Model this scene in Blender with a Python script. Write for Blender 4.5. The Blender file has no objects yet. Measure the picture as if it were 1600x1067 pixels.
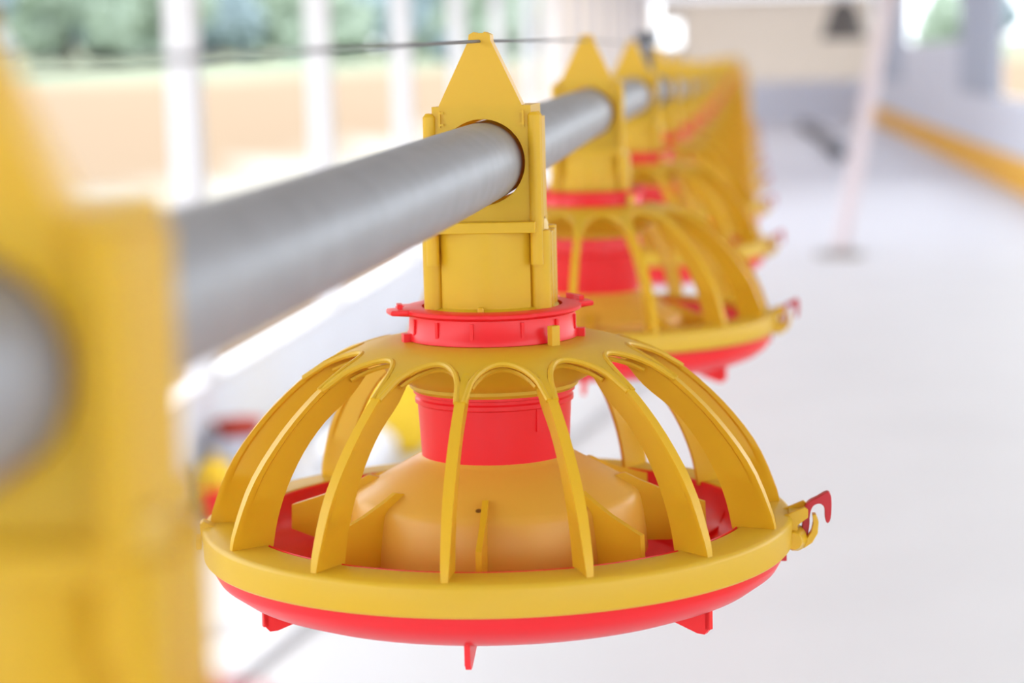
import bpy, bmesh, math, random
from mathutils import Vector, Matrix, noise
random.seed(7)
PI = math.pi
C = bpy.context.scene.collection
scene = bpy.context.scene

# ------------------------------------------------------------------ camera
F = 3200.0                       # focal length in pixels of the 1600 px wide frame
CAM = Vector((0, 0, 1.60))
ROLL = math.radians(1.4)
vc = Vector(((1165-800)/F, (533.5-90)/F, -1.0))
uc = Vector((-math.sin(ROLL), math.cos(ROLL), 0)); uc.z = (uc.x*vc.x + uc.y*vc.y)
vc.normalize(); uc.normalize(); rc = vc.cross(uc)
# rc, vc, uc are world X, Y, Z written in camera axes
M3 = Matrix((rc, vc, uc))        # camera -> world
def ray(px, py):
    return M3 @ Vector(((px-800)/F, (533.5-py)/F, -1.0))
def at(px, py, Y):               # point on the pixel's ray at distance Y along the house
    d = ray(px, py); return CAM + d*(Y/d.y)
def floor_at(px, py, z=0.0):
    d = ray(px, py); return CAM + d*((z-CAM.z)/d.z)
def project(p):
    q = M3.transposed() @ (Vector(p)-CAM); return 800+F*q.x/-q.z, 533.5-F*q.y/-q.z
cd = bpy.data.cameras.new('camera'); cam = bpy.data.objects.new('camera', cd); C.objects.link(cam)
cam.matrix_world = Matrix.Translation(CAM) @ M3.to_4x4()
cd.sensor_width = 36; cd.lens = 36*F/1600; cd.clip_start = 0.02; cd.clip_end = 2000
cd.dof.use_dof = True; cd.dof.focus_distance = 1.11; cd.dof.aperture_fstop = 5.2
scene.camera = cam

# ------------------------------------------------------------------ light
world = bpy.data.worlds.new('world'); scene.world = world; world.use_nodes = True
wn = world.node_tree; wn.nodes.clear()
bg = wn.nodes.new('ShaderNodeBackground'); wo = wn.nodes.new('ShaderNodeOutputWorld')
bg.inputs[0].default_value = (0.90, 0.95, 1.0, 1); bg.inputs[1].default_value = 1.6
wn.links.new(bg.outputs[0], wo.inputs[0])
sd = bpy.data.lights.new('sun', 'SUN'); sd.energy = 1.0; sd.angle = math.radians(3); sd.color = (1, .96, .88)
sun = bpy.data.objects.new('sun', sd); C.objects.link(sun)
sun.rotation_euler = Vector((0.42, 0.35, -1.0)).to_track_quat('-Z', 'Y').to_euler(); sun.location = (-8, 0, 12)
vs = scene.view_settings
vs.view_transform = 'Standard'; vs.look = 'None'; vs.gamma = 1; vs.use_curve_mapping = False
vs.exposure = 1.12

# ------------------------------------------------------------------ materials
def srgb(r, g, b):
    f = lambda c: (c/255/12.92) if c/255 <= .04045 else ((c/255+.055)/1.055)**2.4
    return (f(r), f(g), f(b), 1)
def mat(name, col, rough=.5, metal=0., noise_amt=0., nscale=8., transl=0., spec=.5, bump=0., col2=None, tcol=None):
    m = bpy.data.materials.new(name); m.use_nodes = True
    nt = m.node_tree; b = nt.nodes['Principled BSDF']; out = nt.nodes['Material Output']
    b.inputs['Base Color'].default_value = col; b.inputs['Roughness'].default_value = rough
    b.inputs['Metallic'].default_value = metal; b.inputs['Specular IOR Level'].default_value = spec
    if noise_amt or bump or col2:
        tc = nt.nodes.new('ShaderNodeTexCoord'); nz = nt.nodes.new('ShaderNodeTexNoise')
        nz.inputs['Scale'].default_value = nscale; nz.inputs['Detail'].default_value = 4
        nt.links.new(tc.outputs['Object'], nz.inputs['Vector'])
        mx = nt.nodes.new('ShaderNodeMix'); mx.data_type = 'RGBA'
        rp = nt.nodes.new('ShaderNodeMapRange'); rp.inputs[1].default_value = .35; rp.inputs[2].default_value = .68
        nt.links.new(nz.outputs['Fac'], rp.inputs[0]); nt.links.new(rp.outputs[0], mx.inputs[0])
        c2 = col2 or tuple(c*(1-noise_amt) for c in col[:3])+(1,)
        mx.inputs[6].default_value = col; mx.inputs[7].default_value = c2
        nt.links.new(mx.outputs[2], b.inputs['Base Color'])
        if bump:
            bp = nt.nodes.new('ShaderNodeBump'); bp.inputs['Strength'].default_value = bump; bp.inputs['Distance'].default_value = .002
            nt.links.new(nz.outputs['Fac'], bp.inputs['Height']); nt.links.new(bp.outputs[0], b.inputs['Normal'])
    if transl:
        tr = nt.nodes.new('ShaderNodeBsdfTranslucent'); tr.inputs[0].default_value = tcol or col
        ms = nt.nodes.new('ShaderNodeMixShader'); ms.inputs[0].default_value = transl
        nt.links.new(b.outputs[0], ms.inputs[1]); nt.links.new(tr.outputs[0], ms.inputs[2]); nt.links.new(ms.outputs[0], out.inputs[0])
    return m
def dirty_plastic(name, col, dirt, transl):
    """plastic with small specks and smudges of feed dust"""
    m = mat(name, col, .36, transl=transl)
    nt = m.node_tree; b = nt.nodes['Principled BSDF']
    tc = nt.nodes.new('ShaderNodeTexCoord')
    v = nt.nodes.new('ShaderNodeTexVoronoi'); v.inputs['Scale'].default_value = 34
    nt.links.new(tc.outputs['Object'], v.inputs['Vector'])
    r1 = nt.nodes.new('ShaderNodeMapRange'); r1.inputs[1].default_value = .05; r1.inputs[2].default_value = .075
    r1.inputs[3].default_value = 1; r1.inputs[4].default_value = 0
    nt.links.new(v.outputs['Distance'], r1.inputs[0])
    n = nt.nodes.new('ShaderNodeTexNoise'); n.inputs['Scale'].default_value = 22; n.inputs['Detail'].default_value = 3
    nt.links.new(tc.outputs['Object'], n.inputs['Vector'])
    r2 = nt.nodes.new('ShaderNodeMapRange'); r2.inputs[1].default_value = .50; r2.inputs[2].default_value = .60
    nt.links.new(n.outputs['Fac'], r2.inputs[0])
    mu = nt.nodes.new('ShaderNodeMath'); mu.operation = 'MULTIPLY'
    nt.links.new(r1.outputs[0], mu.inputs[0]); nt.links.new(r2.outputs[0], mu.inputs[1])
    mx = nt.nodes.new('ShaderNodeMix'); mx.data_type = 'RGBA'; mx.inputs[6].default_value = col; mx.inputs[7].default_value = dirt
    nt.links.new(mu.outputs[0], mx.inputs[0]); nt.links.new(mx.outputs[2], b.inputs['Base Color'])
    return m
M = {}
M['yellow'] = mat('yellow_plastic', srgb(235, 195, 42), .34, transl=.22, tcol=srgb(255, 174, 26))
M['yellow_dusty'] = mat('dusty_grill_plastic', srgb(235, 195, 42), .40, transl=.22, tcol=srgb(255, 174, 26), nscale=14, col2=srgb(232, 195, 58))
M['cone'] = dirty_plastic('dusty_yellow_plastic', srgb(240, 184, 70), srgb(120, 80, 30), .16)
M['red'] = mat('red_plastic', srgb(252, 36, 46), .33, transl=.14)
M['dark_red'] = mat('crimson_plastic', srgb(200, 30, 45), .4, transl=.1)
M['steel'] = mat('galvanised_steel', srgb(158, 162, 172), .48, metal=.35, noise_amt=.12, nscale=60, bump=.05)
M['wire'] = mat('wire_steel', srgb(95, 98, 106), .45, metal=.5)
M['floor'] = mat('white_floor', srgb(217, 216, 220), .45, noise_amt=.05, nscale=1.3)
M['wall'] = mat('white_paint', srgb(226, 230, 240), .7, noise_amt=.04, nscale=2)
M['yellow_paint'] = mat('yellow_paint', srgb(250, 188, 44), .6)
M['ceiling'] = mat('beige_sheet', srgb(206, 200, 190), .8)
M['curtain'] = mat('beige_curtain', srgb(238, 230, 222), .8, noise_amt=.06, nscale=1, transl=.75)
M['fill_roof'] = mat('added_translucent_sheet', srgb(214, 214, 220), .6, transl=.55)  # out-of-view roof sheet added to let extra light into the far end
M['grey_sheet'] = mat('pale_grey_sheet', srgb(196, 200, 210), .7, transl=.45)
M['grey'] = mat('grey_sheet', srgb(214, 206, 198), .7, noise_amt=.06, nscale=2, transl=.65)
M['white_metal'] = mat('white_metal', srgb(214, 214, 220), .5)
M['pink_white'] = mat('pale_pink_paint', srgb(222, 208, 212), .5)
M['hose'] = mat('pale_grey_rubber', srgb(214, 215, 220), .6)
M['dark'] = mat('dark_metal', srgb(84, 78, 74), .6)
M['leaf_a'] = mat('hazed_leaf_green', srgb(168, 186, 168), .8, noise_amt=.35, nscale=1.2, transl=.2)  # both leaf colours are paled, with distance haze painted into them
M['leaf_b'] = mat('hazed_leaf_blue_green', srgb(152, 172, 180), .8, noise_amt=.35, nscale=1.2, transl=.2)
M['bark'] = mat('bark', srgb(96, 80, 64), .9, noise_amt=.3, nscale=9)
M['sack_yellow'] = mat('yellow_sack', srgb(240, 200, 40), .6)
M['sack_white'] = mat('white_sack', srgb(228, 230, 236), .6)
M['carton'] = mat('pale_blue_carton', srgb(190, 196, 216), .7)
M['brown_red'] = mat('red_brown', srgb(176, 62, 44), .7)

# ------------------------------------------------------------------ helpers
def obj(name, bm, m, parent=None, smooth=True, bevel=0, sub=0):
    me = bpy.data.meshes.new(name); bmesh.ops.recalc_face_normals(bm, faces=bm.faces)
    bm.to_mesh(me); bm.free()
    ms = m if isinstance(m, (list, tuple)) else [m]
    for x in ms: me.materials.append(x)
    if smooth:
        for p in me.polygons: p.use_smooth = True
    o = bpy.data.objects.new(name, me); C.objects.link(o)
    if smooth:
        try: me.set_sharp_from_angle(angle=math.radians(38))
        except Exception: pass
    if bevel:
        b = o.modifiers.new('bevel', 'BEVEL'); b.width = bevel; b.segments = 2; b.limit_method = 'ANGLE'
    if parent: o.parent = parent
    return o
def empty(name, loc=(0, 0, 0)):
    o = bpy.data.objects.new(name, None); C.objects.link(o); o.location = loc; o.empty_display_size = .05; return o
def tag(o, label=None, cat=None, group=None, kind=None):
    if label: o['label'] = label
    if cat: o['category'] = cat
    if group: o['group'] = group
    if kind: o['kind'] = kind
    return o
def pol(r, th, z):               # th measured from the side facing the camera, positive to the right
    return Vector((r*math.sin(th), -r*math.cos(th), z))
def box(bm, c, s, rot=None):
    r = bmesh.ops.create_cube(bm, size=1)
    mtx = Matrix.Translation(c) @ (rot.to_4x4() if rot else Matrix()) @ Matrix.Diagonal((s[0], s[1], s[2], 1))
    bmesh.ops.transform(bm, matrix=mtx, verts=r['verts']); return r['verts']
def lathe(bm, prof, n=64, closed=True, rfun=None):
    rings = []
    for k, (r, z) in enumerate(prof):
        rings.append([bm.verts.new(pol(rfun(k, r, 2*PI*i/n) if rfun else r, 2*PI*i/n, z)) for i in range(n)])
    L = len(rings)
    for k in range(L if closed else L-1):
        a, b = rings[k], rings[(k+1) % L]
        for i in range(n):
            j = (i+1) % n; bm.faces.new((a[i], a[j], b[j], b[i]))
    return rings
def tube(bm, pts, r, n=12, cap=True):
    pts = [Vector(p) for p in pts]; rings = []
    up = Vector((0, 0, 1))
    for i, p in enumerate(pts):
        t = (pts[min(i+1, len(pts)-1)]-pts[max(i-1, 0)]).normalized()
        a = t.cross(up if abs(t.z) < .95 else Vector((1, 0, 0))).normalized(); b = t.cross(a)
        rr = r[i] if isinstance(r, (list, tuple)) else r
        rings.append([bm.verts.new(p+a*math.cos(2*PI*k/n)*rr+b*math.sin(2*PI*k/n)*rr) for k in range(n)])
    for k in range(len(rings)-1):
        for i in range(n):
            j = (i+1) % n; bm.faces.new((rings[k][i], rings[k][j], rings[k+1][j], rings[k+1][i]))
    if cap:
        bm.faces.new(rings[0]); bm.faces.new(rings[-1])
def prism(bm, poly, fn, t0, t1):
    """poly: 2-D outline; fn(a, b, t) -> point; extruded from t0 to t1"""
    A = [bm.verts.new(fn(a, b, t0)) for a, b in poly]; B = [bm.verts.new(fn(a, b, t1)) for a, b in poly]
    bm.faces.new(A); bm.faces.new(B[::-1]); n = len(poly)
    for i in range(n):
        j = (i+1) % n; bm.faces.new((A[i], B[i], B[j], A[j]))
def catmull(pts, per=6):
    P = [pts[0]]+list(pts)+[pts[-1]]; out = []
    for i in range(1, len(P)-2):
        for k in range(per):
            t = k/per
            out.append(tuple(.5*((2*P[i][d])+(-P[i-1][d]+P[i+1][d])*t+(2*P[i-1][d]-5*P[i][d]+4*P[i+1][d]-P[i+2][d])*t*t
                                 + (-P[i-1][d]+3*P[i][d]-3*P[i+1][d]+P[i+2][d])*t**3) for d in range(len(P[0]))))
    out.append(tuple(pts[-1])); return out

# ------------------------------------------------------------------ building
XL, XR, YB, YE, H = -2.05, 3.10, -8.0, 51.0, 3.05
def S(name, bm, m, **k):
    return tag(obj(name, bm, m, smooth=False, **k), kind='structure')
bm = bmesh.new(); box(bm, ((XL+XR)/2, (YB+YE)/2, -.05), (XR-XL+.3, YE-YB+.3, .1)); S('floor', bm, M['floor'])
YS = 17.0                        # beyond this the unseen roof is translucent, added to brighten the far end
bm = bmesh.new(); box(bm, ((XL+XR)/2, (YB+YS)/2-.15, H+.04), (XR-XL+1.0, YS-YB+.3, .08)); S('ceiling', bm, M['ceiling'])
bm = bmesh.new(); box(bm, ((XL+XR)/2, (YE+YS)/2+.15, H+.04), (XR-XL+1.0, YE-YS+.3, .03)); S('ceiling', bm, M['fill_roof'])
bm = bmesh.new(); box(bm, (XL-.06, (YB+YE)/2, .20), (.12, YE-YB, .40)); S('wall_left', bm, M['wall'])
bm = bmesh.new(); box(bm, (XL-.19, 37, 1.75), (.03, 28.4, 2.6)); S('wall_left', bm, M['curtain'])
bm = bmesh.new(); box(bm, (XL-.06, (YB+YE)/2, .415), (.16, YE-YB, .03)); S('trim_1', bm, M['white_metal'])
bm = bmesh.new(); box(bm, (XR+.06, (YB+YE)/2, .52), (.12, YE-YB, 1.04)); box(bm, (XR+.06, 36.2, 1.41), (.12, 10.8, .74))
S('wall_right', bm, M['wall'])
bm = bmesh.new(); box(bm, (XR+.06, 28.6, 2.04), (.10, 4.4, 2.0)); box(bm, (XR+.06, 46.3, 2.04), (.10, 9.4, 2.0))
S('wall_right', bm, M['grey_sheet'])
bm = bmesh.new(); box(bm, (XR-.01, (YB+YE)/2, .19), (.03, YE-YB-.1, .38)); S('baseboard_right', bm, M['yellow_paint'])
bm = bmesh.new(); box(bm, ((XL+XR)/2, YE+.06, .5), (XR-XL, .12, 1.0)); S('wall_back', bm, M['wall'])
p = at(1047, 53, YE); wx, wz, ww, wh = p.x, p.z, .25, .28
bm = bmesh.new()
box(bm, ((XL+wx-ww)/2, YE+.10, 2.02), (wx-ww-XL, .08, 2.06)); box(bm, ((XR+wx+ww)/2, YE+.10, 2.02), (XR-wx-ww, .08, 2.06))
box(bm, (wx, YE+.10, (wz-wh+.99)/2), (2*ww, .08, wz-wh-.99)); box(bm, (wx, YE+.10, (3.05+wz+wh)/2), (2*ww, .08, 3.05-wz-wh)); S('wall_back', bm, M['grey'])
# posts of the open sides: each a thing
for i in range(20):
    y = 7.62+2.5*(i-4)
    if y > YE: break
    bm = bmesh.new(); box(bm, (0, 0, (H-.44)/2), (.11, .12, H-.45)); box(bm, (0, 0, .006), (.15, .17, .012))
    o = obj('roof_post', bm, M['white_metal'], smooth=False, bevel=.006); o.location = (XL-.06, y, .43)
    tag(o, 'white square roof post on the low left wall', 'post', 'roof posts on the low left wall')

# ------------------------------------------------------------------ the feeder
ZS = -.008
NR = 14
PH = math.radians(-9.6)
ROT = Matrix.Rotation(math.radians(7.2), 4, 'Z')   # the pan assemblies are turned a little on their collars
PROF = catmull([(.048, .1615), (.062, .1605), (.077, .157), (.094, .1505), (.110, .1405), (.132, .1200), (.1515, .0945), (.1630, .0680), (.1655, .0560)], 8)
def prof_at(r):
    for a, b in zip(PROF, PROF[1:]):
        if a[0] <= r <= b[0]:
            t = (r-a[0])/(b[0]-a[0]+1e-9); return a[1]+(b[1]-a[1])*t
    return PROF[-1][1]
def b_head():
    bm = bmesh.new(); R = .0238; zc = .262; n = 48
    hw, z0, z1, d = .0275, .229, .293, .027
    def rim(a):
        dx, dz = math.cos(a), math.sin(a); t = 1e9
        if abs(dx) > 1e-6: t = min(t, (hw if dx > 0 else hw)/abs(dx))
        if dz > 1e-6: t = min(t, (z1-zc)/dz)
        if dz < -1e-6: t = min(t, (z0-zc)/dz)
        return dx*t, zc+dz*t
    loops = []
    for y in (-d, d):
        R = .0238 if y < 0 else .0227
        ang = sorted([2*PI*i/n for i in range(n)]+[math.atan2(zz-zc, xx) % (2*PI) for xx in (-hw, hw) for zz in (z0, z1)])
        loops.append(([bm.verts.new((rim(a)[0], y, rim(a)[1])) for a in ang],
                      [bm.verts.new((R*math.cos(a), y, zc+R*math.sin(a))) for a in ang],
                      [bm.verts.new((R*math.cos(a), y*.86, zc+R*math.sin(a))) for a in ang]))
    N = len(loops[0][0])
    for o_, i_, k_ in loops:
        for a in range(N):
            b = (a+1) % N; bm.faces.new((o_[a], o_[b], i_[b], i_[a])); bm.faces.new((i_[a], i_[b], k_[b], k_[a]))
    for a in range(N):
        b = (a+1) % N; bm.faces.new((loops[0][0][a], loops[1][0][a], loops[1][0][b], loops[0][0][b]))
    # gable with blunt notched apex
    poly = [(-.0235, .2930), (.0225, .2930), (.0225, .2935), (.0062, .3285), (.0060, .332), (.0030, .3335), (.0018, .3328), (-.0018, .3328),
            (-.0030, .3335), (-.0058, .332), (-.0062, .3285), (-.0235, .2935)]
    prism(bm, poly, lambda a, b, t: Vector((a, t, b)), -.0270, -.012)
    # rolled edge beads and snap columns at the corners
    for s in (-1, 1):
        for yy in (-.0265, -.019):
            tube(bm, [(s*.0292, yy, .205), (s*.0292, yy, .2875), (s*.0290, yy, .2892)], [.0036, .0036, .0022], 12)
        box(bm, (s*.0290, .004, .258), (.003, .036, .056))
        box(bm, (s*.0232, -.0282, .286), (.0012, .0012, .009)); box(bm, (s*.0222, -.0282, .2896), (.0030, .0012, .0012)); box(bm, (s*.0222, -.0282, .2830), (.0030, .0012, .0012))
    return bm
def b_neck():
    bm = bmesh.new()
    lathe(bm, [(.0325, .170), (.0335, .1705), (.0332, .226), (.0316, .229), (.029, .229), (.030, .170)], 64)
    box(bm, (0, 0, .2262), (.0590, .072, .0062))
    # flat panels front and back, columns at the four corners
    for s in (-1, 1):
        pts = []
        for k in range(9):
            a = math.radians(-46+11.5*k); pts.append((.0352*math.sin(a), s*(.0352*math.cos(a)-.0003)))
        inner = [(x*.86, y*.86) for x, y in pts[::-1]]
        prism(bm, pts+inner, lambda a, b, t: Vector((a, b, t)), .173, .2240)
        for q in (-1, 1):
            tube(bm, [(s*.0300, q*.0185, .172), (s*.0300, q*.0185, .2235)], .0062, 14)
            box(bm, (s*.0338, q*.0085, .197), (.0052, .013, .050))
    lathe(bm, [(.0330, .176), (.0385, .176), (.0385, .1795), (.0345, .181), (.0330, .181)], 64)
    box(bm, (.0005-.002, -.0385, .1795), (.0035, .003, .006))
    return bm
def b_collar():
    bm = bmesh.new()
    TA = [(-78, 9, .0605), (-101, 5, .056), (104, 8, .0590), (140, 7, .057), (12, 14, .0525), (-150, 10, .056)]
    def rf(k, r, th):
        if k in (3, 4, 5, 6):
            d = math.degrees(th); out = r
            for c, w, rr in TA:
                dd = abs((d-c+180) % 360-180)
                if dd < w: out = max(out, rr-(.0008 if k in (3, 6) else 0))
            return out
        return r
    lathe(bm, [(.0395, .163), (.0466, .163), (.0472, .1755), (.0500, .1768), (.0510, .1774), (.0510, .1790), (.0502, .1796), (.0432, .1800), (.0402, .1800), (.0400, .175)], 144, rfun=rf)
    lathe(bm, [(.0470, .1610), (.0492, .1618), (.0490, .1650), (.0480, .1665), (.0474, .1765), (.0462, .1765), (.0450, .163)], 96)
    for d in (-66, -40, -14, 20, 48, 76, 130, 180, 230):
        a = math.radians(d); box(bm, pol(.0480, a, .1700), (.0018, .0014, .009), Matrix.Rotation(a, 3, 'Z'))
    for d in (-74, 82):
        a = math.radians(d); box(bm, pol(.0500, a, .1635), (.006, .006, .005), Matrix.Rotation(a, 3, 'Z'))
    for d in (-84, 108, 118):
        a = math.radians(d); box(bm, pol(.053, a, .1805), (.009, .003, .003), Matrix.Rotation(a, 3, 'Z'))
    return bm
RA0, RA1 = .0775, .0975
def b_grill():
    bm = bmesh.new(); th2 = PI/NR; n = 16; m = 9; T = .0022
    top = []; bot = []
    for k in range(NR):
        for i in range(n):
            u = -1+2*i/n; ph = u*th2; th = PH+th2+k*2*th2+ph
            w = .90; e = min(1, abs(u)/w)
            re = RA0+(RA1-RA0)*(1-math.sqrt(max(0, 1-e*e)))
            ct, cb = [], []
            for j in range(m):
                r = .047+(re-.047)*j/(m-1); r2 = max(r, .048); z = prof_at(r2)
                ct.append(bm.verts.new(pol(r, th, z))); cb.append(bm.verts.new(pol(r, th, z-T)))
            top.append(ct); bot.append(cb)
    L = len(top)
    for i in range(L):
        j = (i+1) % L
        for q in range(m-1):
            bm.faces.new((top[i][q], top[j][q], top[j][q+1], top[i][q+1])); bm.faces.new((bot[i][q], bot[i][q+1], bot[j][q+1], bot[j][q]))
        bm.faces.new((top[i][0], bot[i][0], bot[j][0], top[j][0])); bm.faces.new((top[i][-1], top[j][-1], bot[j][-1], bot[i][-1]))
    # raised bead round each arch, carried a little way down the ribs
    for k in range(NR):
        pts = []
        for i in range(25):
            u = -1+2*i/24; w = .92; e = abs(u)
            re = RA0-.0006+(RA1+.012-RA0)*(1-math.sqrt(max(0, 1-e*e)))
            th = PH+th2+k*2*th2+u*w*th2
            pts.append(pol(re, th, prof_at(re)-.0008))
        tube(bm, pts, .0017, 8)
        pts = [p+Vector((-p.x*.045, -p.y*.045, -.0035)) for p in pts[1:-1]]
        tube(bm, pts, .0014, 6)
    # inner skirt
    lathe(bm, [(.0470, .160), (.0495, .159), (.0485, .134), (.0462, .132), (.0452, .134)], 72)
    lathe(bm, [(.052, .1585), (.0705, .154), (.0600, .142), (.0490, .136), (.0485, .140)], 72)
    # little upright peg on the top plate
    box(bm, pol(.0545, math.radians(38), .1655), (.0055, .004, .013), Matrix.Rotation(math.radians(38), 3, 'Z'))
    # ring the ribs land on
    lathe(bm, [(.1440, .0578), (.1455, .0592), (.1670, .0588), (.1688, .0578), (.1696, .0560), (.1692, .0425), (.1680, .0412), (.1665, .0415),
               (.1655, .0530), (.1475, .0550), (.1462, .0470), (.1438, .0470)], 144)
    return bm
def b_rib(k):
    bm = bmesh.new(); th = PH+k*2*PI/NR
    outer = [p for p in PROF if p[0] > .086]
    outer = outer[:-1]+[(.1655, .0575)]
    inner = catmull([(.079, .1500), (.0905, .1365), (.107, .1235), (.1205, .108), (.1310, .090), (.1375, .073), (.1410, .0570)], 6)
    ctr = Matrix.Rotation(th, 3, 'Z')
    n = 18
    def samp(P, t):
        f = t*(len(P)-1); i = min(int(f), len(P)-2); g = f-i; return Vector((P[i][0]+(P[i+1][0]-P[i][0])*g, P[i][1]+(P[i+1][1]-P[i][1])*g))
    secs = []
    for i in range(n+1):
        t = i/n; o_, i_ = samp(outer, t), samp(inner, t)
        mid = o_+(i_-o_)*.16
        wo = .0010+.0020*math.sin(PI*min(1, t*.9+.08))**.7; wi = .0011; wm = .0013
        sec = []
        for (p, ww) in ((o_, wo), (mid, wo*.9), (mid+(i_-o_)*.06, wm), (i_, wi)): sec.append((p, ww))
        ring = [(p, w_) for p, w_ in sec]+[(p, -w_) for p, w_ in sec[::-1]]
        secs.append([bm.verts.new(ctr @ Vector((w_, -p.x, p.y))) for p, w_ in ring])
    for a, b in zip(secs, secs[1:]):
        L = len(a)
        for i in range(L): bm.faces.new((a[i], a[(i+1) % L], b[(i+1) % L], b[i]))
    bm.faces.new(secs[0]); bm.faces.new(secs[-1])
    return bm
def b_tube():
    bm = bmesh.new()
    lathe(bm, [(.0412, .0915), (.0425, .092), (.0436, .114), (.0442, .1245), (.0456, .1253), (.0456, .1275), (.0446, .1285), (.0446, .1302), (.0464, .1308), (.0464, .1345), (.042, .160), (.0405, .160), (.0405, .097)], 72)
    box(bm, pol(.0438, math.radians(38), .120), (.010, .0012, .016), Matrix.Rotation(math.radians(38), 3, 'Z'))
    return bm
def b_cone():
    bm = bmesh.new()
    lathe(bm, [(.0395, .094), (.0425, .0945), (.0440, .0930), (.0480, .0915), (.0640, .0825), (.0795, .0735), (.0818, .0712), (.0830, .0685),
               (.0845, .0600), (.0860, .0500), (.0870, .0380), (.0845, .0380), (.0800, .062), (.0700, .075), (.0470, .0885), (.0405, .0890)], 96)
    return bm
def b_fin(k):
    bm = bmesh.new(); th = math.radians(-5+45*k); ctr = Matrix.Rotation(th, 3, 'Z')
    poly = [(.068, .0800), (.0740, .0815), (.0830, .0770), (.0960, .0715), (.1200, .0640), (.1205, .0500), (.1000, .0420), (.0800, .0420), (.0760, .0600)]
    prism(bm, poly, lambda a, b, t: ctr @ Vector((t, -a, b)), -.0016, .0016)
    return bm
def b_pan():
    bm = bmesh.new()
    lathe(bm, [(.0001, .024), (.060, .024), (.088, .0265), (.108, .0245), (.122, .0265), (.136, .0345), (.1415, .0450), (.1424, .0586), (.1434, .0592), (.1438, .0584),
               (.1436, .0460), (.1640, .0430), (.1648, .0370), (.1615, .0310), (.152, .0240), (.139, .0190), (.124, .0160), (.100, .0145), (.0001, .0140)], 120, closed=False)
    # inner walls dividing the trough
    for k in range(NR):
        th = PH+PI/NR+k*2*PI/NR; ctr = Matrix.Rotation(th, 3, 'Z')
        prism(bm, [(.112, .0246), (.138, .038), (.1415, .048), (.1415, .030), (.112, .020)], lambda a, b, t: ctr @ Vector((t, -a, b)), -.0009, .0009)
    lathe(bm, [(.112, .024), (.1135, .0290), (.1155, .0290), (.117, .0245)], 120)
    return bm
def b_foot(k):
    bm = bmesh.new(); th = math.radians(-7+60*k); ctr = Matrix.Rotation(th, 3, 'Z')
    prism(bm, [(.104, .0155), (.1180, .0165), (.1425, .0215), (.1420, .0095), (.1395, .0065), (.1350, .0065)], lambda a, b, t: ctr @ Vector((t, -a, b)), -.0015, .0015)
    box(bm, ctr @ Vector((0, -.1415, .0195)), (.003, .003, .020), ctr)
    return bm
def b_hinge():
    """yellow lugs on the side of the ring"""
    bm = bmesh.new(); th = math.radians(83); ctr = Matrix.Rotation(th, 3, 'Z')
    pr = lambda poly, a0, a1: prism(bm, poly, lambda a, b, t: ctr @ Vector((t, -a, b)), a0, a1)
    pr([(.158, .0600), (.1715, .0655), (.1735, .0640), (.1735, .0600), (.1680, .0560), (.1660, .0450), (.160, .0440)], .006, .009)
    pr([(.158, .0600), (.1715, .0655), (.1735, .0640), (.1735, .0600), (.1680, .0560), (.1660, .0450), (.160, .0440)], -.011, -.008)
    box(bm, ctr @ Vector((-.001, -.167, .0600)), (.018, .008, .0035), ctr)
    tube(bm, [ctr @ Vector((-.016, -.1655, .0485)), ctr @ Vector((-.003, -.1665, .0470)), ctr @ Vector((.006, -.1680, .0480))], [.0045, .0068, .0050], 14)
    # curled tongue
    pr([(.1640, .0455), (.1700, .0480), (.1700, .0430), (.1650, .0420)], -.010, .008)
    cur = [(.1670, .0430), (.1715, .0420), (.1760, .0450), (.1790, .0500), (.1795, .0560), (.1780, .0600), (.1760, .0600), (.1765, .0560), (.1755, .0510), (.1730, .0475), (.1690, .0460)]
    pr(cur, -.004, .003)
    return bm
def b_catch():
    """small yellow catch on the far side of the ring"""
    bm = bmesh.new()
    pr = lambda poly, a0, a1: prism(bm, poly, lambda a, b, t: ctr @ Vector((t, -a, b)), a0, a1)
    th = math.radians(-84); ctr = Matrix.Rotation(th, 3, 'Z')
    pr([(.158, .0610), (.1645, .0640), (.1665, .0625), (.1662, .0560), (.1640, .0500), (.160, .0500)], -.006, .004)
    box(bm, ctr @ Vector((0, -.1675, .0525)), (.012, .0030, .006), ctr)
    return bm
def b_clip():
    """red hooked clip closing the pan"""
    bm = bmesh.new(); th = math.radians(84); ctr = Matrix.Rotation(th, 3, 'Z')
    poly = catmull([(.1690, .0450), (.1705, .0520), (.1710, .0590), (.1735, .0655), (.1790, .0685), (.1840, .0712), (.1862, .0700), (.1868, .0650), (.1862, .0570),
            (.1845, .0545), (.1832, .0570), (.1828, .0630), (.1800, .0650), (.1765, .0635), (.1748, .0590), (.1745, .0530), (.1725, .0440), (.1705, .0420)], 3)
    prism(bm, poly, lambda a, b, t: ctr @ Vector((t, -a, b)), -.003, .003)
    box(bm, ctr @ Vector((.004, -.1600, .0385)), (.009, .004, .010), ctr)
    return bm
shift = Matrix.Translation((0, 0, ZS))
def P(name, bm, m, parent, **k):
    if name in ('hinge', 'clip', 'catch'): bmesh.ops.transform(bm, matrix=Matrix.Translation((0, 0, -.007)) @ Matrix.Diagonal((1.026, 1.026, 1.08, 1)), verts=bm.verts)
    if name not in ('tube_saddle', 'neck'): bmesh.ops.transform(bm, matrix=ROT, verts=bm.verts)
    bmesh.ops.transform(bm, matrix=shift, verts=bm.verts); return obj(name, bm, m, parent, **k)
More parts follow.
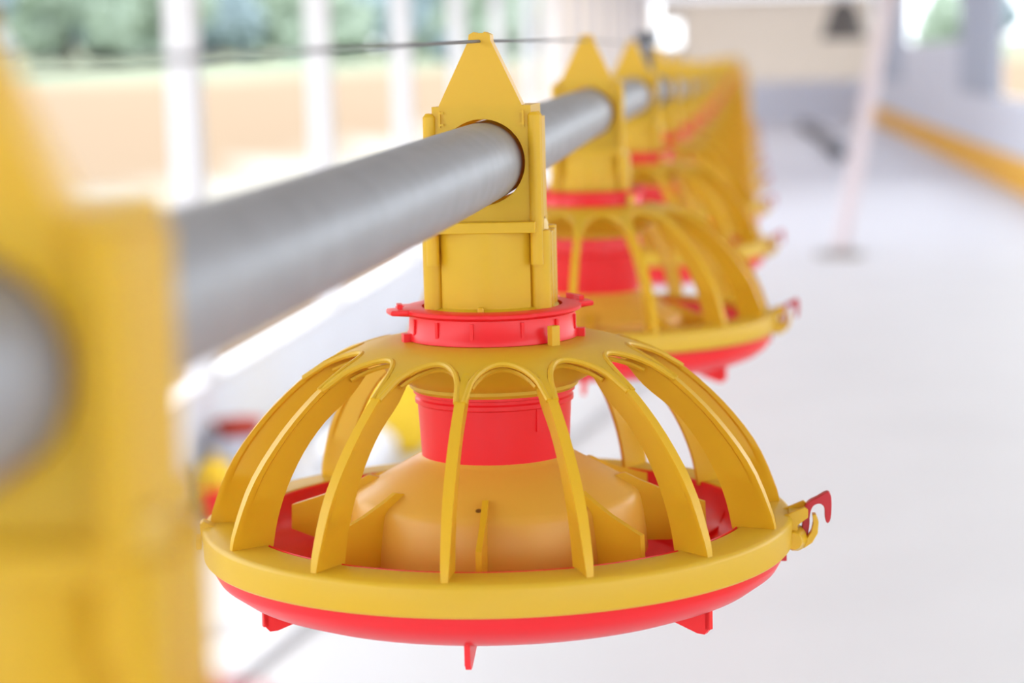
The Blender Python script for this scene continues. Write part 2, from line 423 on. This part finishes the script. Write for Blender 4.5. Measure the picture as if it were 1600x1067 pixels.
def make_feeder():
    root = empty('poultry_feeder')
    P('tube_saddle', b_head(), M['yellow'], root)
    P('neck', b_neck(), M['yellow'], root, bevel=.0005)
    tag(P('locking_collar', b_collar(), M['red'], root), 'red locking collar')
    g = P('grill', b_grill(), M['yellow_dusty'], root)
    for k in range(NR): P('rib', b_rib(k), M['yellow'], g)
    tag(P('drop_tube', b_tube(), M['red'], root), 'red inner drop tube')
    c = P('feed_cone', b_cone(), M['cone'], root)
    for k in range(8): P('fin', b_fin(k), M['yellow'], c)
    p = P('pan', b_pan(), M['red'], root); tag(p, 'red feed pan')
    for k in range(6): P('foot', b_foot(k), M['red'], p)
    P('hinge', b_hinge(), M['yellow'], root, bevel=.0004)
    P('catch', b_catch(), M['yellow'], root, bevel=.0004)
    tag(P('clip', b_clip(), M['dark_red'], root, bevel=.0005), 'dark red hooked clip')
    return root
def copy_tree(o, parent=None):
    c = o.copy(); C.objects.link(c)
    if parent: c.parent = parent
    for ch in [x for x in KIDS.get(o.name, [])]: copy_tree(ch, c)
    return c
LIFT = {'grill': .016, 'locking_collar': .011, 'drop_tube': .004, 'feed_cone': .002, 'pan': .012, 'hinge': .016, 'catch': .016, 'clip': .016}
proto = make_feeder()
KIDS = {}
for o in list(C.objects):
    if o.parent: KIDS.setdefault(o.parent.name, []).append(o)
# positions: depth spacing .755 m, heights follow the slightly wavy line
D1, SP = 1.154, .755
f1 = at(763, 250, D1)
TZ = .262+ZS                     # tube axis height above the feeder's base
LX = f1.x
HT = {0: -.002, 1: 0, 2: .007, 3: .008, 4: .004, 5: -.006, 6: -.014, 7: -.020}
def height(i):
    if i in HT: return HT[i]
    return -.020-.006*math.sin((i-7)*.5)
def lateral(i):
    return {0: -.006, 1: 0, 2: .001, 3: .001}.get(i, 0)
FEED_LABEL = {
 1: 'sharp nearest whole yellow and red pan feeder hanging in the middle of the picture',
 0: 'blurred yellow feeder cut off by the left edge, only its upper body in view',
 2: 'slightly blurred yellow and red pan feeder directly behind the sharp one',
 3: 'blurred yellow feeder third from the sharp one back, small peaked top left of the tube hanger',
 4: 'blurred yellow and red feeder immediately behind the grey tube hanger',
}
FEED_LABEL[3] = 'blurred yellow feeder with the third sharpest peak, second behind the sharp one'
N = 64
joined = None
def make_far_mesh():
    bm = bmesh.new(); mats = [M['yellow'], M['red'], M['cone']]
    def add(b, mi):
        for f in b.faces: f.material_index = mi
        me = bpy.data.meshes.new('t'); b.to_mesh(me); b.free(); bm.from_mesh(me); bpy.data.meshes.remove(me)
    add(b_head(), 0); add(b_neck(), 0); add(b_collar(), 1); add(b_grill(), 0)
    for k in range(NR): add(b_rib(k), 0)
    add(b_tube(), 1); add(b_cone(), 2)
    for k in range(8): add(b_fin(k), 0)
    add(b_pan(), 1)
    bmesh.ops.transform(bm, matrix=ROT, verts=[v for v in bm.verts if v.co.z < .19])
    bmesh.ops.transform(bm, matrix=Matrix.Translation((0, 0, .012)), verts=[v for v in bm.verts if v.co.z < .168])
    bmesh.ops.transform(bm, matrix=shift, verts=bm.verts)
    o = obj('poultry_feeder', bm, mats); return o
far = make_far_mesh(); far_used = False
line_pts = []
for i in range(0, N):
    y = D1+SP*(i-1); z = f1.z+height(i); x = LX+lateral(i)
    line_pts.append((x, y, z))
    if i == 0: o = proto
    elif i < 12: o = copy_tree(proto)
    elif not far_used: o = far; far_used = True
    else: o = far.copy(); C.objects.link(o)
    o.location = (x, y, z-TZ)
    if 2 <= i < 12:
        for ch in o.children:
            ch.location.z = LIFT.get(ch.name.split('.')[0], 0)
    tag(o, FEED_LABEL.get(i, 'blurred pan feeder in the merged far part of the line'), 'poultry feeder', 'pan feeders hanging along the tube')
# feed tube
pts = [(LX-.004, -.7, f1.z-.006), (LX-.006, 0, f1.z-.005)] + [line_pts[0]] + [(LX-.018, .66, f1.z-.008)] + [p for p in line_pts[1:]]
bm = bmesh.new(); tube(bm, catmull(pts, 5), .0222, 40)
tag(obj('feed_tube', bm, M['steel']), 'long galvanised grey steel feed tube running through all the feeders', 'pipe')
# anti-roost wire over the peaks
bm = bmesh.new(); wp = [(LX, -.7, f1.z+.045)]+[(x, y-.017, z+(.0570 if k == 0 else .0665)) for k, (x, y, z) in enumerate(line_pts)]
tube(bm, wp, .0009, 8)
tag(obj('wire', bm, M['wire']), 'thin grey steel wire strung over the peaks of the feeders', 'wire')
# tube hanger
hy = D1+SP*2.55; hz = f1.z+.005
h = empty('tube_hanger', (LX, hy, hz+.0))
bm = bmesh.new(); lathe(bm, [(.0226, -.014), (.027, -.014), (.027, .014), (.0226, .014)], 32)
bmesh.ops.transform(bm, matrix=Matrix.Rotation(PI/2, 4, 'X'), verts=bm.verts); obj('clamp', bm, M['wire'], h)
bm = bmesh.new(); box(bm, (0, 0, .052), (.016, .010, .055)); box(bm, (0, 0, .082), (.034, .018, .016)); obj('bracket', bm, M['wire'], h, bevel=.002)
bm = bmesh.new(); tube(bm, [(0, 0, .088), (0, 0, H-hz)], .0012, 8); obj('cord', bm, M['white_metal'], h)
tag(h, 'grey metal hanger gripping the feed tube behind the third peak', 'hanger')

# ------------------------------------------------------------------ end window, interior things
bm = bmesh.new()
for s in (-1, 1):
    box(bm, (s*(ww+.03), 0, 0), (.06, .06, 2*wh+.12)); box(bm, (0, 0, s*(wh+.03)), (2*ww, .06, .06))
def window(n, c, mm):
    o = obj('window_%d' % n, mm, M['white_metal'], smooth=False); o.location = c; return tag(o, kind='structure')
window(1, (wx, YE+.03, wz), bm)

def lumpy(bm, c, s, sub=3, amp=.12, fr=2.):
    r = bmesh.ops.create_icosphere(bm, subdivisions=sub, radius=1)
    for v in r['verts']:
        d = v.co.normalized(); k = 1+amp*noise.noise(d*fr+Vector(c)*3.1)
        q = Vector((math.copysign(abs(d.x)**.7, d.x), math.copysign(abs(d.y)**.7, d.y), math.copysign(abs(d.z)**.7, d.z)))*k
        v.co = Vector((c[0]+q.x*s[0], c[1]+q.y*s[1], c[2]+q.z*s[2]))
def sack(px, py, s, m, label, name='sack', cat='sack'):
    g = floor_at(px, py); g.x = max(g.x, XL+s[0]*1.15+.02)
    bm = bmesh.new(); lumpy(bm, (0, 0, s[2]*.93), s)
    for v in bm.verts:
        if v.co.z < 0: v.co.z = 0
    tube(bm, [(0, 0, s[2]*1.8), (0, 0, s[2]*2.0), (.01, 0, s[2]*2.2)], [s[0]*.35, s[0]*.15, s[0]*.3], 12)
    o = obj(name, bm, m); o.location = (g.x, g.y, 0); return tag(o, label, cat)

# ------------------------------------------------------------------ outside
def terrain(sign, name):
    bm = bmesh.new(); ys = [-40+14*i for i in range(40)]
    if sign < 0: xs = [XL-.13, -3, -4.5, -6, -8, -10, -12, -14, -17, -21, -26, -34, -50, -90, -160]
    else: xs = [XR+.13, 4, 6, 8, 10, 13, 16, 20, 26, 34, 50, 90, 160]
    def hz_(x):
        a = abs(x)-(2.1 if sign < 0 else 3.1)
        z = -.02
        if a > 3: z += min((a-3)/7, 1)*1.30
        if a > 10: z += min((a-10)/14, 1)*.8
        if a > 24: z += (a-24)*.07
        return z
    vs_ = [[bm.verts.new((x, y, hz_(x)+.12*noise.noise(Vector((x*.2, y*.05, 0)))*(abs(x) > 6))) for x in xs] for y in ys]
    for a, b in zip(vs_, vs_[1:]):
        for i in range(len(xs)-1): bm.faces.new((a[i], a[i+1], b[i+1], b[i]))
    return obj(name, bm, M['soil'])
m = bpy.data.materials.new('soil_and_grass'); m.use_nodes = True; nt = m.node_tree; b = nt.nodes['Principled BSDF']; b.inputs['Roughness'].default_value = 1
b.inputs['Specular IOR Level'].default_value = .1
tc = nt.nodes.new('ShaderNodeTexCoord'); sx = nt.nodes.new('ShaderNodeSeparateXYZ'); nt.links.new(tc.outputs['Object'], sx.inputs[0])
ab = nt.nodes.new('ShaderNodeMath'); ab.operation = 'ABSOLUTE'; nt.links.new(sx.outputs[0], ab.inputs[0])
nz = nt.nodes.new('ShaderNodeTexNoise'); nz.inputs['Scale'].default_value = .25; nt.links.new(tc.outputs['Object'], nz.inputs['Vector'])
ma = nt.nodes.new('ShaderNodeMath'); ma.operation = 'MULTIPLY_ADD'; ma.inputs[1].default_value = 3.0; nt.links.new(nz.outputs['Fac'], ma.inputs[0]); nt.links.new(ab.outputs[0], ma.inputs[2])
mr = nt.nodes.new('ShaderNodeMapRange'); mr.inputs[1].default_value = 0; mr.inputs[2].default_value = 30; nt.links.new(ma.outputs[0], mr.inputs[0])
cr = nt.nodes.new('ShaderNodeValToRGB'); nt.links.new(mr.outputs[0], cr.inputs[0]); nt.links.new(cr.outputs[0], b.inputs['Base Color'])
e = cr.color_ramp.elements
SO, PA, GR = (.27, .195, .13, 1), (.38, .36, .32, 1), (.25, .275, .195, 1)
e[0].position = 0; e[0].color = SO; e[1].position = 1; e[1].color = GR
for pos, c in ((.17, SO), (.19, PA), (.26, PA), (.29, SO), (.46, SO), (.52, GR)):
    x = e.new(pos); x.color = c
M['soil'] = m
tag(terrain(-1, 'ground'), kind='structure'); tag(terrain(1, 'ground'), kind='structure')

def make_tree(i, m):
    rnd = random.Random(i)
    root = empty('tree')
    bm = bmesh.new(); tube(bm, [(0, 0, 0), (.1, .05, 1.2), (.05, 0, 2.6), (.15, 0, 4)], [.22, .17, .14, .08], 10)
    for k in range(4):
        a = k*1.7; tube(bm, [(.08, 0, 1.8+.4*k), (math.cos(a)*.9, math.sin(a)*.9, 2.9+.4*k)], [.08, .03], 8)
    obj('trunk', bm, M['bark'], root)
    bm = bmesh.new()
    for k in range(22):
        a = rnd.uniform(0, 2*PI); rr = rnd.uniform(0, 2.4); zz = rnd.uniform(.7, 6.0)
        s = rnd.uniform(.7, 1.35)*(1-.1*max(0, zz-4))
        r = bmesh.ops.create_icosphere(bm, subdivisions=3, radius=s)
        cc = Vector((math.cos(a)*rr*(1-.1*(zz-2)), math.sin(a)*rr*(1-.1*(zz-2)), zz))
        for v in r['verts']:
            q = noise.noise(v.co*2.4+cc); v.co = v.co*(1+.55*q)+cc
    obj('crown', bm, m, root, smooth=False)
    return root
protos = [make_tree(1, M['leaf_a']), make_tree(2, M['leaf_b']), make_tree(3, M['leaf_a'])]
for o in list(C.objects):
    if o.parent and o.parent in protos: KIDS.setdefault(o.parent.name, []).append(o)
used = set()
rnd = random.Random(11)
spots = []
for px in (-110, -35, 40, 110, 175, 235, 290, 345, 395, 445, 490, 535, 580, 620, 660, 700, 740, 780, 820, 855): spots.append((px, -1))
for px in (1400, 1480, 1560, 1680): spots.append((px, 1))
TL = {35: 'blue-green tree at the far left edge beyond the open side', 105: 'light green tree second from the left edge', 170: 'dark leafy tree left of the nearest white post'}
for k, (px, s) in enumerate(spots):
    X = s*(25.5 if k % 2 else 36); d = ray(px, 100); Y = min(X*d.y/d.x if (X*d.x) > 0 else 300, 420)
    q = k % 3; src = protos[q]
    if q not in used: used.add(q); o = src
    else: o = copy_tree(src)
    a = abs(X)-(2.1 if s < 0 else 3.1)
    o.location = (X, Y, 1.4); o.rotation_euler = (0, 0, rnd.uniform(0, 6)); sc = rnd.uniform(.75, 1.15)*(1 if Y < 150 else 1.6); o.scale = (sc,)*3
    tag(o, 'leafy green tree beyond the open %s side of the house' % ('left' if s < 0 else 'right'), 'tree', 'trees beyond the %s side' % ('left' if s < 0 else 'right'))

# ------------------------------------------------------------------ things on the floor and hanging
sack(625, 705, (.16, .16, .16), M['sack_yellow'], 'yellow sack on the floor seen through the sharp feeder left of its red tube')
sack(280, 800, (.075, .09, .10), M['sack_yellow'], 'yellow sack on the floor by the left wall just right of the cut-off feeder')
sack(555, 735, (.16, .14, .09), M['sack_white'], 'pale sack lying on the floor seen between the sharp feeder ribs')
# carton with red-brown thing on top
g = floor_at(385, 770)
bx = empty('carton', (g.x, g.y, 0))
bm = bmesh.new(); box(bm, (0, 0, .11), (.22, .3, .22)); obj('body', bm, M['carton'], bx, smooth=False, bevel=.004)
bm = bmesh.new(); box(bm, (0, -.10, .222), (.22, .10, .004)); box(bm, (0, .10, .222), (.22, .10, .004)); obj('flap', bm, M['carton'], bx, smooth=False)
tag(bx, 'pale blue carton on the floor behind the left ribs of the sharp feeder', 'box')
bm = bmesh.new(); lathe(bm, [(.001, 0), (.07, 0), (.095, .05), (.098, .05), (.10, .053), (.094, .056), (.066, .006), (.001, .006)], 32, closed=False)
o = obj('bowl', bm, M['brown_red']); o.location = (g.x-.02, g.y, .225); tag(o, 'red-brown bowl resting on the pale blue carton', 'bowl')
bm = bmesh.new(); lathe(bm, [(.001, 0), (.05, 0), (.06, .10), (.064, .10), (.064, .105), (.057, .105), (.047, .005), (.001, .005)], 32, closed=False)
g = floor_at(335, 815); o = obj('bucket', bm, M['red']); o.location = (g.x, g.y, 0); tag(o, 'small red bucket on the floor beside the yellow sack near the left wall', 'bucket')
# leaning pole on the right with its grey foot
g = floor_at(1312, 400); t = at(1398, -60, g.y)
pr_ = empty('leaning_pole', (g.x, g.y, 0))
bm = bmesh.new(); tube(bm, [(0, 0, .03), (t.x-g.x, 0, t.z)], .06, 16); obj('pole', bm, M['pink_white'], pr_)
bm = bmesh.new(); lathe(bm, [(.001, 0), (.20, 0), (.20, .03), (.09, .05), (.001, .05)], 32, closed=False); obj('foot', bm, M['grey'], pr_)
tag(pr_, 'pale pinkish pole leaning to the right on the white floor at right', 'pole')
bm = bmesh.new(); hp = [floor_at(330, 1105), floor_at(430, 1020), floor_at(640, 860), floor_at(900, 680), floor_at(1010, 590)]
tube(bm, catmull([(q.x, q.y, .020) for q in hp], 6), .020, 12)
tag(obj('hose', bm, M['hose']), 'pale grey hose lying slantwise on the white floor below the sharp feeder', 'hose')
# long grey roll on floor
bm = bmesh.new(); a_, b_ = floor_at(1255, 203), floor_at(1312, 250)
tube(bm, [a_+Vector((0, 0, .12)), (a_+b_)/2+Vector((.1, 0, .12)), b_+Vector((0, 0, .12))], .12, 12)
tag(obj('rolled_mat', bm, M['wire']), 'long grey roll lying on the white floor toward the end wall', 'roll')
# dark heater under the roof
c = at(1318, 28, 19)
hh = empty('hanging_heater', (c.x, c.y, c.z))
bm = bmesh.new(); lathe(bm, [(.001, .16), (.06, .15), (.12, .08), (.20, -.16), (.21, -.19), (.19, -.19), (.10, .06), (.001, .10)], 40, closed=False); obj('shade', bm, M['dark'], hh)
bm = bmesh.new(); lathe(bm, [(.001, .04), (.07, .03), (.09, -.06), (.001, -.09)], 24, closed=False); obj('burner', bm, M['dark'], hh)
bm = bmesh.new(); tube(bm, [(0, 0, .15), (0, 0, H-c.z)], .008, 8); obj('cord', bm, M['wire'], hh)
tag(hh, 'dark round heater hanging from the ceiling at upper right', 'heater')
